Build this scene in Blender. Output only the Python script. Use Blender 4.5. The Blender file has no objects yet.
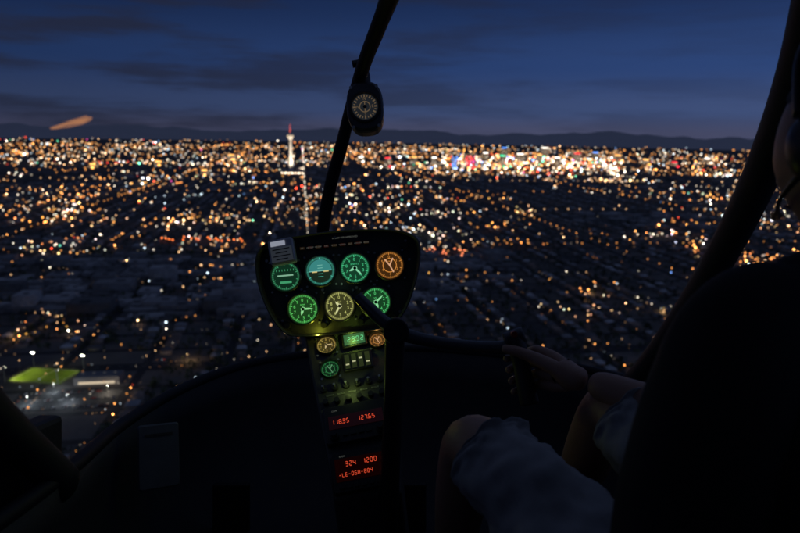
import bpy, math, random
import numpy as np
from mathutils import Matrix, Vector, noise
random.seed(7); rng=np.random.default_rng(11)
scene=bpy.context.scene
scene.view_settings.view_transform='Standard'
try: scene.view_settings.look='None'
except Exception: pass
scene.view_settings.exposure=0
R=math.radians
ALT=292.0
# ---------------------------------------------------------------- frames
M_cam=Matrix.Translation((0,0,ALT))@Matrix.Rotation(R(90-12),4,'X')@Matrix.Rotation(R(1.0),4,'Z')
M_cab=M_cam@Matrix.Rotation(R(-90),4,'X')     # cabin frame: x right, y forward, z up (nose-down flight)

# ---------------------------------------------------------------- materials
def mat(name,col,rough=.6,metal=0,spec=.5,emit=None,es=0,noise_amt=0,noise_scale=20,bump=0,bscale=200):
    m=bpy.data.materials.new(name); m.use_nodes=True
    nt=m.node_tree; b=nt.nodes['Principled BSDF']
    b.inputs['Base Color'].default_value=(*col,1); b.inputs['Roughness'].default_value=rough
    b.inputs['Metallic'].default_value=metal; b.inputs['Specular IOR Level'].default_value=spec
    if emit: 
        b.inputs['Emission Color'].default_value=(*emit,1); b.inputs['Emission Strength'].default_value=es
        m.cycles.emission_sampling='NONE'
    tc=nt.nodes.new('ShaderNodeTexCoord')
    if noise_amt>0:
        n=nt.nodes.new('ShaderNodeTexNoise'); n.inputs['Scale'].default_value=noise_scale; n.inputs['Detail'].default_value=5
        nt.links.new(tc.outputs['Object'],n.inputs['Vector'])
        mr=nt.nodes.new('ShaderNodeMapRange'); mr.inputs['To Min'].default_value=1-noise_amt; mr.inputs['To Max'].default_value=1+noise_amt
        nt.links.new(n.outputs[0],mr.inputs['Value'])
        mx=nt.nodes.new('ShaderNodeVectorMath'); mx.operation='SCALE'; mx.inputs[0].default_value=col
        nt.links.new(mr.outputs[0],mx.inputs['Scale']); nt.links.new(mx.outputs[0],b.inputs['Base Color'])
    if bump>0:
        n2=nt.nodes.new('ShaderNodeTexNoise'); n2.inputs['Scale'].default_value=bscale; n2.inputs['Detail'].default_value=4
        nt.links.new(tc.outputs['Object'],n2.inputs['Vector'])
        bp=nt.nodes.new('ShaderNodeBump'); bp.inputs['Strength'].default_value=bump; bp.inputs['Distance'].default_value=.002
        nt.links.new(n2.outputs[0],bp.inputs['Height']); nt.links.new(bp.outputs[0],b.inputs['Normal'])
    return m
def emat(name,col,s):
    return mat(name,(.02,.02,.02),.5,emit=col,es=s)
def attr_mat(name,emission=False,rough=.8):
    m=bpy.data.materials.new(name); m.use_nodes=True; nt=m.node_tree
    a=nt.nodes.new('ShaderNodeAttribute'); a.attribute_name='Col'
    if emission:
        nt.nodes.remove(nt.nodes['Principled BSDF']); e=nt.nodes.new('ShaderNodeEmission')
        nt.links.new(a.outputs['Color'],e.inputs['Color']); nt.links.new(e.outputs[0],nt.nodes['Material Output'].inputs['Surface'])
        m.cycles.emission_sampling='NONE'
    else:
        b=nt.nodes['Principled BSDF']; b.inputs['Roughness'].default_value=rough; b.inputs['Specular IOR Level'].default_value=.2
        tc=nt.nodes.new('ShaderNodeTexCoord'); n=nt.nodes.new('ShaderNodeTexNoise'); n.inputs['Scale'].default_value=.15; n.inputs['Detail'].default_value=4
        nt.links.new(tc.outputs['Object'],n.inputs['Vector'])
        mr=nt.nodes.new('ShaderNodeMapRange'); mr.inputs['To Min'].default_value=.6; mr.inputs['To Max'].default_value=1.4
        nt.links.new(n.outputs[0],mr.inputs['Value'])
        mx=nt.nodes.new('ShaderNodeVectorMath'); mx.operation='SCALE'
        nt.links.new(a.outputs['Color'],mx.inputs[0]); nt.links.new(mr.outputs[0],mx.inputs['Scale']); nt.links.new(mx.outputs[0],b.inputs['Base Color'])
    return m

# ---------------------------------------------------------------- mesh helpers
def link(o,parent=None,mw=None):
    scene.collection.objects.link(o)
    if parent: o.parent=parent
    if mw is not None: o.matrix_local=mw
    return o
def empty(name,mw):
    o=bpy.data.objects.new(name,None); o.empty_display_size=.1; scene.collection.objects.link(o); o.matrix_world=mw; return o
class MB:
    def __init__(s): s.v=[]; s.f=[]; s.m=[]
    def add(s,vs,fs,mi=0,M=None):
        o=len(s.v)
        for p in vs:
            p=Vector(p); s.v.append(M@p if M else p)
        for f in fs: s.f.append([i+o for i in f]); s.m.append(mi)
    def box(s,c,d,mi=0,M=None,bev=0):
        x,y,z=[k/2 for k in d]; cx,cy,cz=c
        if bev<=0:
            vs=[(cx+a*x,cy+b*y,cz+e*z) for e in(-1,1) for b in(-1,1) for a in(-1,1)]
            s.add(vs,[(0,2,3,1),(4,5,7,6),(0,1,5,4),(2,6,7,3),(0,4,6,2),(1,3,7,5)],mi,M)
        else: # rounded in xz, chamfered front (-y)
            pts=[]
            for (sx,sz,a0) in((1,1,0),(-1,1,90),(-1,-1,180),(1,-1,270)):
                for k in range(4):
                    a=R(a0+k*30); pts.append((cx+sx*(x-bev)+bev*math.cos(a),cz+sz*(z-bev)+bev*math.sin(a)))
            s.prism(pts,[(cy+y,1),(cy-y+bev*.5,1),(cy-y,1-bev*.6/max(x,z))],mi,M,(cx,cz))
    def prism(s,pts,levels,mi=0,M=None,c=(0,0),cap=True):
        n=len(pts); vs=[]
        for (yy,k) in levels:
            for (px,pz) in pts: vs.append((c[0]+(px-c[0])*k,yy,c[1]+(pz-c[1])*k))
        fs=[]
        for l in range(len(levels)-1):
            for i in range(n):
                j=(i+1)%n; fs.append((l*n+i,l*n+j,(l+1)*n+j,(l+1)*n+i))
        if cap: fs.append(tuple(range(n))[::-1]); fs.append(tuple((len(levels)-1)*n+i for i in range(n)))
        s.add(vs,fs,mi,M)
    def cyl(s,c,r,y0,y1,mi=0,M=None,n=28,r2=None):
        r2=r if r2 is None else r2
        vs=[(c[0]+r*math.cos(2*math.pi*i/n),y0,c[1]+r*math.sin(2*math.pi*i/n)) for i in range(n)]
        vs+=[(c[0]+r2*math.cos(2*math.pi*i/n),y1,c[1]+r2*math.sin(2*math.pi*i/n)) for i in range(n)]
        fs=[(i,(i+1)%n,n+(i+1)%n,n+i) for i in range(n)]+[tuple(range(n))[::-1],tuple(range(n,2*n))]
        s.add(vs,fs,mi,M)
    def ring(s,c,prof,mi=0,M=None,n=40): # prof list of (r,y)
        vs=[];k=len(prof)
        for i in range(n):
            a=2*math.pi*i/n
            for (r,y) in prof: vs.append((c[0]+r*math.cos(a),y,c[1]+r*math.sin(a)))
        fs=[]
        for i in range(n):
            j=(i+1)%n
            for q in range(k-1): fs.append((i*k+q,j*k+q,j*k+q+1,i*k+q+1))
        s.add(vs,fs,mi,M)
    def build(s,name,mats,parent=None,mw=None,smooth=False,bevel=0):
        me=bpy.data.meshes.new(name); me.from_pydata([tuple(p) for p in s.v],[],s.f)
        for m in mats: me.materials.append(m)
        me.polygons.foreach_set('material_index',s.m)
        if smooth: me.polygons.foreach_set('use_smooth',[True]*len(s.f))
        me.update(); o=bpy.data.objects.new(name,me); link(o,parent,mw)
        if bevel:
            b=o.modifiers.new('b','BEVEL'); b.width=bevel; b.segments=2; b.limit_method='ANGLE'
        return o
def catmull(pts,sub=6,closed=False):
    P=[Vector(p) for p in pts]; n=len(P); out=[]
    rngi=range(n) if closed else range(n-1)
    for i in rngi:
        if closed: p0,p1,p2,p3=P[(i-1)%n],P[i],P[(i+1)%n],P[(i+2)%n]
        else: p0,p1,p2,p3=P[max(i-1,0)],P[i],P[i+1],P[min(i+2,n-1)]
        for k in range(sub):
            t=k/sub
            out.append(.5*((2*p1)+(p2-p0)*t+(2*p0-5*p1+4*p2-p3)*t*t+(3*p1-p0-3*p2+p3)*t**3))
    if not closed: out.append(P[-1])
    return out
def tube(name,pts,rad,m,parent,n=14,flat=1.0,flat_dir=None,sub=6,mw=None,wob=0):
    """rad scalar or list; cross-section flattened by 'flat' along flat_dir"""
    N=len(pts); rads=[rad]*N if not isinstance(rad,(list,tuple)) else rad
    P=catmull(pts,sub); RR=[v.x for v in catmull([(r,0,0) for r in rads],sub)]
    vs=[];fs=[]
    up=Vector(flat_dir) if flat_dir else Vector((0,0,1))
    for i,p in enumerate(P):
        t=(P[min(i+1,len(P)-1)]-P[max(i-1,0)]).normalized()
        a=(up-t*up.dot(t))
        if a.length<1e-3: a=Vector((1,0,0))-t*t.x
        a.normalize(); b=t.cross(a)
        for k in range(n):
            an=2*math.pi*k/n
            r=RR[i]
            if wob: r+=wob*(noise.noise(Vector((math.cos(an)*1.5,math.sin(an)*1.5,i*.12)))+.5*noise.noise(Vector((math.cos(an)*3.5+i*.1,math.sin(an)*3.5,i*.3))))
            vs.append(p+a*math.cos(an)*r*flat+b*math.sin(an)*r)
    for i in range(len(P)-1):
        for k in range(n):
            j=(k+1)%n; fs.append((i*n+k,i*n+j,(i+1)*n+j,(i+1)*n+k))
    fs.append(tuple(range(n))[::-1]); fs.append(tuple((len(P)-1)*n+k for k in range(n)))
    me=bpy.data.meshes.new(name); me.from_pydata([tuple(v) for v in vs],[],fs); me.materials.append(m)
    me.polygons.foreach_set('use_smooth',[len(f)==4 for f in fs]); me.update()
    return link(bpy.data.objects.new(name,me),parent,mw)
def text(s,size,m,parent,x,y,z,M=Matrix(),align='CENTER',name='label',rot=0):
    c=bpy.data.curves.new(name,'FONT'); c.body=s; c.size=size; c.align_x=align; c.align_y='CENTER'; c.extrude=0; c.resolution_u=2
    c.materials.append(m); o=bpy.data.objects.new(name,c)
    return link(o,parent,M@Matrix.Translation((x,y,z))@Matrix.Rotation(R(90),4,'X')@Matrix.Rotation(rot,4,'Z'))
SEG={'0':'abcdef','1':'bc','2':'abged','3':'abgcd','4':'fgbc','5':'afgcd','6':'afgedc','7':'abc','8':'abcdefg','9':'abcdfg','-':'g','A':'efabcg','L':'fed','F':'aefg','E':'afged','T':'fged'}
def sevenseg(mb,s,x,y,z,h,mi,M):
    """LED digits out of segment bars, starting at x"""
    w_=h*.5; t_=h*.11
    for ch in s:
        if ch=='.': mb.box((x-h*.14,y,z-h*.46),(t_,.0006,t_),mi,M); continue
        for q in SEG.get(ch,''):
            c={'a':(0,.5,1),'g':(0,0,1),'d':(0,-.5,1),'b':(.5,.25,0),'c':(.5,-.25,0),'f':(-.5,.25,0),'e':(-.5,-.25,0)}[q]
            mb.box((x+w_/2+c[0]*w_,y,z+c[1]*h),((w_*.75,.0006,t_) if c[2] else (t_,.0006,h*.40)),mi,M)
        x+=w_*(1.75 if ch!=' ' else 1.1)
    return x
def np_mesh(name,V,F,m,parent=None,cols=None):
    """V (n,3) float, F (k,c) int ; cols (k,3) per-face"""
    me=bpy.data.meshes.new(name); k,c=F.shape
    me.vertices.add(len(V)); me.vertices.foreach_set('co',V.astype(np.float32).ravel())
    me.loops.add(k*c); me.loops.foreach_set('vertex_index',F.astype(np.int32).ravel())
    me.polygons.add(k); me.polygons.foreach_set('loop_start',np.arange(0,k*c,c,dtype=np.int32))
    me.update(calc_edges=True); me.materials.append(m)
    if cols is not None:
        at=me.attributes.new('Col','FLOAT_COLOR','FACE')
        at.data.foreach_set('color',np.c_[cols,np.ones(k)].astype(np.float32).ravel())
    me.validate()
    return link(bpy.data.objects.new(name,me),parent)

# ================================================================= WORLD
w=bpy.data.worlds.new("World"); scene.world=w; w.use_nodes=True; nt=w.node_tree; N=nt.nodes; L=nt.links
bg=N['Background']; tc=N.new('ShaderNodeTexCoord'); sep=N.new('ShaderNodeSeparateXYZ'); L.new(tc.outputs['Generated'],sep.inputs[0])
ramp=N.new('ShaderNodeValToRGB'); cr=ramp.color_ramp; cr.interpolation='EASE'
mr=N.new('ShaderNodeMapRange'); mr.inputs['From Min'].default_value=-.02; mr.inputs['From Max'].default_value=.40; L.new(sep.outputs['Z'],mr.inputs['Value']); L.new(mr.outputs[0],ramp.inputs[0])
st=[(0,(.068,.068,.112)),(.06,(.062,.068,.130)),(.14,(.043,.068,.162)),(.30,(.022,.050,.155)),(.52,(.011,.027,.092)),(.65,(.014,.026,.075)),(1,(.038,.054,.112))]  # topmost stops, above the view, are brightened to light the ground
cr.elements[0].position=0; cr.elements[0].color=(*st[0][1],1); cr.elements[1].position=1; cr.elements[1].color=(*st[-1][1],1)
for p,c in st[1:-1]:
    e=cr.elements.new(p); e.color=(*c,1)
# azimuth: brighter to the right (west afterglow), greyer left
mrx=N.new('ShaderNodeMapRange'); mrx.inputs['From Min'].default_value=-.6; mrx.inputs['From Max'].default_value=.55; mrx.inputs['To Min'].default_value=.62; mrx.inputs['To Max'].default_value=1.22
L.new(sep.outputs['X'],mrx.inputs['Value'])
sc=N.new('ShaderNodeVectorMath'); sc.operation='SCALE'; L.new(ramp.outputs[0],sc.inputs[0]); L.new(mrx.outputs[0],sc.inputs['Scale'])
# clouds
mp=N.new('ShaderNodeMapping'); mp.inputs['Scale'].default_value=(1.6,1.6,13); L.new(tc.outputs['Generated'],mp.inputs[0])
cn=N.new('ShaderNodeTexNoise'); cn.inputs['Scale'].default_value=2.1; cn.inputs['Detail'].default_value=7; cn.inputs['Roughness'].default_value=.55; L.new(mp.outputs[0],cn.inputs['Vector'])
cm=N.new('ShaderNodeMapRange'); cm.interpolation_type='SMOOTHSTEP'; cm.inputs['From Min'].default_value=.44; cm.inputs['From Max'].default_value=.64; L.new(cn.outputs[0],cm.inputs['Value'])
cx=N.new('ShaderNodeMapRange'); cx.inputs['From Min'].default_value=.45; cx.inputs['From Max'].default_value=-.35; cx.inputs['To Min'].default_value=.25; cx.inputs['To Max'].default_value=1; L.new(sep.outputs['X'],cx.inputs['Value'])
cmm=N.new('ShaderNodeMath'); cmm.operation='MULTIPLY'; L.new(cm.outputs[0],cmm.inputs[0]); L.new(cx.outputs[0],cmm.inputs[1])
cmx=N.new('ShaderNodeMath'); cmx.operation='MULTIPLY'; cmx.inputs[1].default_value=.8; L.new(cmm.outputs[0],cmx.inputs[0])
mix=N.new('ShaderNodeMixRGB'); L.new(cmx.outputs[0],mix.inputs[0]); L.new(sc.outputs[0],mix.inputs[1]); mix.inputs[2].default_value=(.0170,.0200,.040,1)
sky=N.new('ShaderNodeTexSky'); sky.sky_type='NISHITA'; sky.sun_disc=False; sky.sun_elevation=R(-4); sky.sun_rotation=R(120)
ssc=N.new('ShaderNodeVectorMath'); ssc.operation='SCALE'; ssc.inputs['Scale'].default_value=.05; L.new(sky.outputs[0],ssc.inputs[0])
ad=N.new('ShaderNodeVectorMath'); ad.operation='ADD'; L.new(mix.outputs[0],ad.inputs[0]); L.new(ssc.outputs[0],ad.inputs[1])
L.new(ad.outputs[0],bg.inputs['Color']); bg.inputs['Strength'].default_value=1.0
sl=bpy.data.lights.new('sun','SUN'); sl.energy=.003; sl.angle=R(20); sl.color=(1,.75,.6)
so=bpy.data.objects.new('sun',sl); link(so); so.rotation_euler=(R(80),0,R(-120))

# ================================================================= TERRAIN
G=R(9); cG,sG=math.cos(G),math.sin(G)
def g2w(a,b): return a*cG-b*sG, a*sG+b*cG       # street-grid frame -> world
def w2g(x,y): return x*cG+y*sG, -x*sG+y*cG
gm=bpy.data.materials.new('desert_ground'); gm.use_nodes=True; nt=gm.node_tree; b=nt.nodes['Principled BSDF']; b.inputs['Roughness'].default_value=.95; b.inputs['Specular IOR Level'].default_value=.1
tc=nt.nodes.new('ShaderNodeTexCoord'); n1=nt.nodes.new('ShaderNodeTexNoise'); n1.inputs['Scale'].default_value=.004; n1.inputs['Detail'].default_value=8; n1.inputs['Roughness'].default_value=.7
nt.links.new(tc.outputs['Object'],n1.inputs['Vector']); rp=nt.nodes.new('ShaderNodeValToRGB'); nt.links.new(n1.outputs[0],rp.inputs[0])
rp.color_ramp.elements[0].position=.36; rp.color_ramp.elements[0].color=(.06,.06,.06,1); rp.color_ramp.elements[1].position=.66; rp.color_ramp.elements[1].color=(.19,.17,.15,1)
nt.links.new(rp.outputs[0],b.inputs['Base Color'])
xs=np.linspace(-60000,60000,61); ys=np.linspace(-3000,60000,33)
V=np.array([(x,y,0) for y in ys for x in xs]); F=np.array([(j*61+i,j*61+i+1,(j+1)*61+i+1,(j+1)*61+i) for j in range(32) for i in range(60)])
np_mesh('ground',V,F,gm)
# mountains
mm=mat('mountain_rock_haze',(.10,.09,.09),.95,spec=.1,emit=(.38,.50,1.0),es=.040,noise_amt=.4,noise_scale=.0008)  # faint blue emission puts the distance haze into the rock colour
def ridge(name,dist,h,seed,lo=.25):
    cols=260; rows=7; vs=[];fs=[]
    for j in range(rows):
        for i in range(cols):
            a=R(-52+104*i/(cols-1)); rr=dist+(j-3)*1100
            k=noise.fractal(Vector((i*.035+seed,j*.25,seed)),1,2,6)*.6+.5
            k=max(lo,k)*(1-abs(j-3)/3.2)
            vs.append((rr*math.sin(a),rr*math.cos(a),-5+h*max(k,0) if 0<j<rows-1 else -20))
    for j in range(rows-1):
        for i in range(cols-1): fs.append((j*cols+i,j*cols+i+1,(j+1)*cols+i+1,(j+1)*cols+i))
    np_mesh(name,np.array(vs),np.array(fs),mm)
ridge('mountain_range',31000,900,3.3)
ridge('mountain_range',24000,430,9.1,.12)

# roads --------------------------------------------------------------
asph=mat('asphalt',(.045,.045,.047),.9,spec=.2,noise_amt=.3,noise_scale=.2)
pave=mat('concrete_pavement',(.26,.25,.24),.9,spec=.2,noise_amt=.2,noise_scale=.3)
paint=mat('road_paint',(.7,.68,.6),.7)
def strips(name,items,m):
    vs=[];fs=[]
    for (a0,b0,a1,b1,wd,z) in items:
        dx,dy=a1-a0,b1-b0; l=math.hypot(dx,dy); nx,ny=-dy/l*wd/2,dx/l*wd/2; o=len(vs)
        for (a,bb) in((a0-nx,b0-ny),(a0+nx,b0+ny),(a1+nx,b1+ny),(a1-nx,b1-ny)):
            x,y=g2w(a,bb); vs.append((x,y,z))
        fs.append((o,o+3,o+2,o+1))
    np_mesh(name,np.array(vs),np.array(fs),m)
res=[];art=[];side=[];dash=[]
for k in range(-40,41):
    if k%8: res.append((k*100,200,k*100,4500,10,.06))
for k in range(3,70):
    if (k*65)%780: res.append((-4500,k*65,4500,k*65,10,.10))
for k in range(-14,15):
    art.append((k*800,-500,k*800,14000,26,.16))
    for s in(-1,1): side.append((k*800+s*15.5,-500,k*800+s*15.5,14000,3,.30))
    if abs(k)<4:
        for q in range(200,2600,14): dash.append((k*800+3.6,q,k*800+3.6,q+5,.35,.25))
for k in range(1,18):
    art.append((-12000,k*780,12000,k*780,26,.20))
    if k<5:
        for q in range(-1800,1800,14): dash.append((q,k*780+3.6,q+5,k*780+3.6,.35,.27))
strips('residential_road',res,asph); strips('arterial_road',art,asph); strips('pavement',side,pave); strips('road_marking',dash,paint)

# houses ---------------------------------------------------------------
HV=[];HF=[];HC=[]
tv=np.array([(-1,-1,0),(1,-1,0),(1,1,0),(-1,1,0),(-1,-1,1),(1,-1,1),(1,1,1),(-1,1,1),(-1.08,-1.08,1.01),(1.08,-1.08,1.01),(1.08,1.08,1.01),(-1.08,1.08,1.01),(-.45,0,1.75),(.45,0,1.75)])
tfw=[(0,1,5,4),(1,2,6,5),(2,3,7,6),(3,0,4,7)]
tris=[]
for f in tfw: tris+= [(f[0],f[1],f[2]),(f[0],f[2],f[3])]
nwall=len(tris)
tris+=[(8,9,13),(8,13,12),(10,11,12),(10,12,13),(9,10,13),(11,8,12)]
tris=np.array(tris)
def vis(x,y,r0,r1,marg=1.0):
    r=math.hypot(x,y); return r0<r<r1 and y>0 and abs(math.atan2(x,y))<R(46)
cnt=0
for k in range(-40,41):
    for j in range(2,62):
        for side_ in (-1,1):
            for q in range(3):
                a=k*100+side_*(17+rng.uniform(-2,2)); bb=j*65+10+q*19+rng.uniform(-2,2)
                x,y=g2w(a,bb)
                if not vis(x,y,330,3900): continue
                if abs(((a+400)%800)-400)<26 or abs(((bb+390)%780)-390)<24: continue
                if -520<x<-290 and 520<y<790: continue
                blk=noise.noise(Vector((x*.0011,y*.0011,2)))
                if blk>.28 or rng.random()<.12: continue
                hw,hd,hh=rng.uniform(6,8.5),rng.uniform(5,7),rng.uniform(3,5.5)
                rot=G+(math.pi/2 if rng.random()<.5 else 0)
                c,s_=math.cos(rot),math.sin(rot); P=tv*np.array([hw,hd,hh])
                X=P[:,0]*c-P[:,1]*s_+x; Y=P[:,0]*s_+P[:,1]*c+y
                HV.append(np.c_[X,Y,P[:,2]]); HF.append(tris+14*cnt)
                wc=np.array([.38,.33,.28])*rng.uniform(.6,1.1); rc=np.array([[.30,.29,.29],[.27,.20,.16],[.46,.46,.46],[.15,.14,.14]][rng.integers(4)])*rng.uniform(.6,1.1)
                HC.append(np.r_[np.tile(wc,(nwall,1)),np.tile(rc,(6,1))]); cnt+=1
am=attr_mat('stucco_and_roof_tiles')
np_mesh('distant_houses',np.concatenate(HV),np.concatenate(HF),am,cols=np.concatenate(HC))

# commercial blocks -------------------------------------------------------
bt=np.array([(0,1,5,4),(1,2,6,5),(2,3,7,6),(3,0,4,7),(4,5,6,7),(8,9,10,11),(12,13,14,15)])
CV=[];CF=[];CC=[];n=0
def cbox(x,y,wd,dp,h,rot,col):
    global n
    c,s_=math.cos(rot),math.sin(rot)
    P=[]
    for (a,bb,z) in [(-1,-1,0),(1,-1,0),(1,1,0),(-1,1,0),(-1,-1,1),(1,-1,1),(1,1,1),(-1,1,1)]:
        P.append((a*wd/2,bb*dp/2,z*h))
    rx,ry=rng.uniform(-.25,.25)*wd,rng.uniform(-.25,.25)*dp   # roof plant + parapet recess
    for z in (h+1.5,h+.25):
        k=.12 if z==h+1.5 else .46
        ox,oy=(rx,ry) if k<.3 else (0,0)
        for (a,bb) in((-1,-1),(1,-1),(1,1),(-1,1)): P.append((ox+a*wd*k,oy+bb*dp*k,z))
    P=np.array(P); X=P[:,0]*c-P[:,1]*s_+x; Y=P[:,0]*s_+P[:,1]*c+y
    CV.append(np.c_[X,Y,P[:,2]]); CF.append(bt+16*n); n+=1
    cc=np.tile(col,(7,1)); cc[5]*=.6; cc[6]=cc[6]*1.15; CC.append(cc)
for _ in range(5200):
    r=math.exp(rng.uniform(math.log(900),math.log(15000))); az=R(rng.uniform(-44,44)); x,y=r*math.sin(az),r*math.cos(az)
    if r<3900 and noise.noise(Vector((x*.0011,y*.0011,2)))<.26: continue
    a,bb=w2g(x,y)
    if abs(((a+400)%800)-400)<45 or abs(((bb+390)%780)-390)<45: continue
    wd,dp=rng.uniform(20,75),rng.uniform(18,50); h=rng.choice([5,7,9,12,22],p=[.35,.3,.2,.1,.05])*rng.uniform(.8,1.3)
    cbox(x,y,wd,dp,h,G,np.array([.30,.29,.28])*rng.uniform(.35,1.2))
np_mesh('commercial_buildings',np.concatenate(CV),np.concatenate(CF),am,cols=np.concatenate(CC))

# trees ---------------------------------------------------------------------
T=10000
r=np.exp(rng.uniform(math.log(380),math.log(3200),T)); az=np.radians(rng.uniform(-45,45,T)); tx,ty=r*np.sin(az),r*np.cos(az)
ok=~((tx>-520)&(tx<-290)&(ty>520)&(ty<790)); tx,ty,r=tx[ok],ty[ok],r[ok]; T=len(tx)
K=26
hgt=rng.uniform(5,11,T); cw=hgt*rng.uniform(.3,.55,T)
d=rng.normal(size=(T,K,3)); d/=np.linalg.norm(d,axis=2,keepdims=True); d*=rng.uniform(.35,1.0,(T,K,1))**.6
cen=np.stack([tx[:,None]+d[...,0]*cw[:,None],ty[:,None]+d[...,1]*cw[:,None],hgt[:,None]*.62+d[...,2]*hgt[:,None]*.36],-1)
tri=rng.normal(size=(T,K,3,3))*(cw[:,None,None,None]*.30)
V=(cen[:,:,None,:]+tri).reshape(-1,3)
colr=np.repeat((np.array([.055,.075,.035])[None]*rng.uniform(.5,1.5,(T,1)))[:,None,:],K,1)*rng.uniform(.5,1.4,(T,K,1))
colr=colr.reshape(-1,3)
F=np.arange(len(V)).reshape(-1,3)
o=len(V); tw=.25
TV=[];TF=[]
for k in range(3):
    a=2*math.pi*k/3
    TV.append(np.c_[tx+tw*math.cos(a),ty+tw*math.sin(a),np.zeros(T)])
TV.append(np.c_[tx,ty,hgt*.7]); TVs=np.stack(TV,1).reshape(-1,3)
base=o+np.arange(T)*4
TF=np.concatenate([np.c_[base+i,base+(i+1)%3,base+3] for i in range(3)])
V=np.r_[V,TVs]; F=np.r_[F,TF]; colr=np.r_[colr,np.tile([.09,.06,.04],(len(TF),1))]
np_mesh('distant_trees',V,F,attr_mat('foliage'),cols=colr)

# city lights ------------------------------------------------------------------
t=(1+5**.5)/2
iv=np.array([(-1,t,0),(1,t,0),(-1,-t,0),(1,-t,0),(0,-1,t),(0,1,t),(0,-1,-t),(0,1,-t),(t,0,-1),(t,0,1),(-t,0,-1),(-t,0,1)],float); iv/=np.linalg.norm(iv[0])
iF=np.array([(0,11,5),(0,5,1),(0,1,7),(0,7,10),(0,10,11),(1,5,9),(5,11,4),(11,10,2),(10,7,6),(7,1,8),(3,9,4),(3,4,2),(3,2,6),(3,6,8),(3,8,9),(4,9,5),(2,4,11),(6,2,10),(8,6,7),(9,8,1)])
amber=np.array([1,.38,.09]); peach=np.array([1,.56,.26]); white=np.array([1,.84,.64]); cool=np.array([.72,.88,1]); red=np.array([1,.09,.04]); green=np.array([.2,1,.55]); blue=np.array([.2,.45,1]); mag=np.array([1,.1,.5])
pal=[amber,peach,white,cool,red,green,blue,mag]
LP=[];LR=[];LC=[]
def lamp(x,y,z,ang,col,e):
    r=math.sqrt(x*x+y*y+(ALT-z)**2); LP.append((x,y,z)); LR.append(max(.35,.88*ang*r/796)); LC.append(np.array(col)*e)
def pick(p): return pal[rng.choice(8,p=p)]
PR=[.33,.30,.22,.10,.025,.012,.008,.005]
HW=ALT*622
# residential / general scatter
for (v0,v1,cn_,eb) in ((150,400,430,2.4),(80,150,520,2.2),(45,80,800,2.0),(24,45,1250,1.7),(12,24,1200,1.25),(7,12,600,.9)):
    c=0
    while c<cn_:
        v=rng.uniform(v0,v1); r=HW/v; az=R(rng.uniform(-43,43)); x,y=r*math.sin(az),r*math.cos(az)
        dn=noise.noise(Vector((x*.0009+5,y*.0006,1)))+.5*noise.noise(Vector((x*.004,y*.003,4)))
        if rng.random()>.45+1.5*dn: continue
        a,bb=w2g(x,y)
        if rng.random()<.75:
            if rng.random()<.6: bb=round(bb/65)*65+5
            else: a=round(a/100)*100+5
            x,y=g2w(a,bb)
        near=r<2300
        big=1.45 if rng.random()<.10 else 1
        lamp(x,y,7 if near else rng.uniform(8,25),rng.uniform(.5,1.0)*big,pick(PR),eb*math.exp(rng.normal(0,.9)))
        c+=1
# faint porch lights and lit windows along the near streets
for _ in range(1500):
    r=HW/rng.uniform(75,380); az=R(rng.uniform(-43,43)); x,y=r*math.sin(az),r*math.cos(az); a,bb=w2g(x,y)
    if rng.random()<.6: a=round(a/100)*100+rng.choice([-9,9])
    else: bb=round(bb/65)*65+rng.choice([-8,8])
    x,y=g2w(a,bb); lamp(x,y,3,rng.uniform(.35,.6),pick([.4,.33,.2,.07,0,0,0,0]),.75*math.exp(rng.normal(0,.7)))
# arterial rows
for k in range(-14,15):
    for q in range(400,14000,50):
        for (a,bb) in((k*800+13,q),):
            x,y=g2w(a,bb); r=math.hypot(x,y)
            if vis(x,y,420,14000) and rng.random()<min(.85,2000/r): lamp(x,y,10,.7,amber if k%3 else white,1.9*math.exp(rng.normal(0,.45)))
for k in range(1,18):
    for q in range(-9000,9000,50):
        x,y=g2w(q,k*780+13); r=math.hypot(x,y)
        if vis(x,y,420,14000) and rng.random()<min(.85,2300/r): lamp(x,y,10,.7,peach if k%2 else amber,2.0*math.exp(rng.normal(0,.45)))
# commercial clusters
for _ in range(115):
    v=rng.uniform(14,110) if rng.random()<.8 else rng.uniform(60,200); r=HW/v; az=R(rng.uniform(-40,40)); cx_,cy_=r*math.sin(az),r*math.cos(az)
    col=pick([.38,.30,.24,.06,.02,0,0,0]); m_=rng.integers(8,22)
    for i in range(m_):
        a=rng.normal(0,.022*r+15); bb=rng.normal(0,.02*r+10)
        dx,dy=g2w(a,bb); lamp(cx_+dx,cy_+dy,rng.uniform(6,18),rng.uniform(.5,1.2),(col if rng.random()<.75 else pick(PR))*rng.uniform(.8,1.1,3),2.8*math.exp(rng.normal(0,.7)))
# orange car park row, left of centre
for i in range(18):
    x=-640+i*13; lamp(x,1640+rng.uniform(-30,30),9,1.1,[1,.20,.04],4.0)
for i in range(14): lamp(110+rng.uniform(-55,55),1520+rng.uniform(-60,60),9,1.1,[1,.25,.1],4)
# the strip
for i in range(400):
    s_=rng.random(); r=4700+3600*s_; x=(.06+.29*rng.random())*r; 
    lamp(x,r,rng.uniform(8,60),rng.uniform(.6,1.4),pick([.19,.23,.29,.12,.07,.03,.05,.02]),4.2*math.exp(rng.normal(0,.7)))
for i in range(38): # freeway leading away to the right
    s_=i/37; r=3900+s_*4200; lamp(r*(.350-.040*s_)+rng.normal(0,22),r+rng.normal(0,60),12,rng.uniform(.6,1.0),[1,.66,.42],3.0*math.exp(rng.normal(0,.5)))
LP=np.array(LP);LR=np.array(LR);LC=np.array(LC)
V=(LP[:,None,:]+iv[None]*LR[:,None,None]).reshape(-1,3); F=(iF[None]+12*np.arange(len(LP))[:,None,None]).reshape(-1,3)
np_mesh('street_lamps',V,F,attr_mat('lit_lamp',True),cols=np.repeat(LC,20,0))
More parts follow.
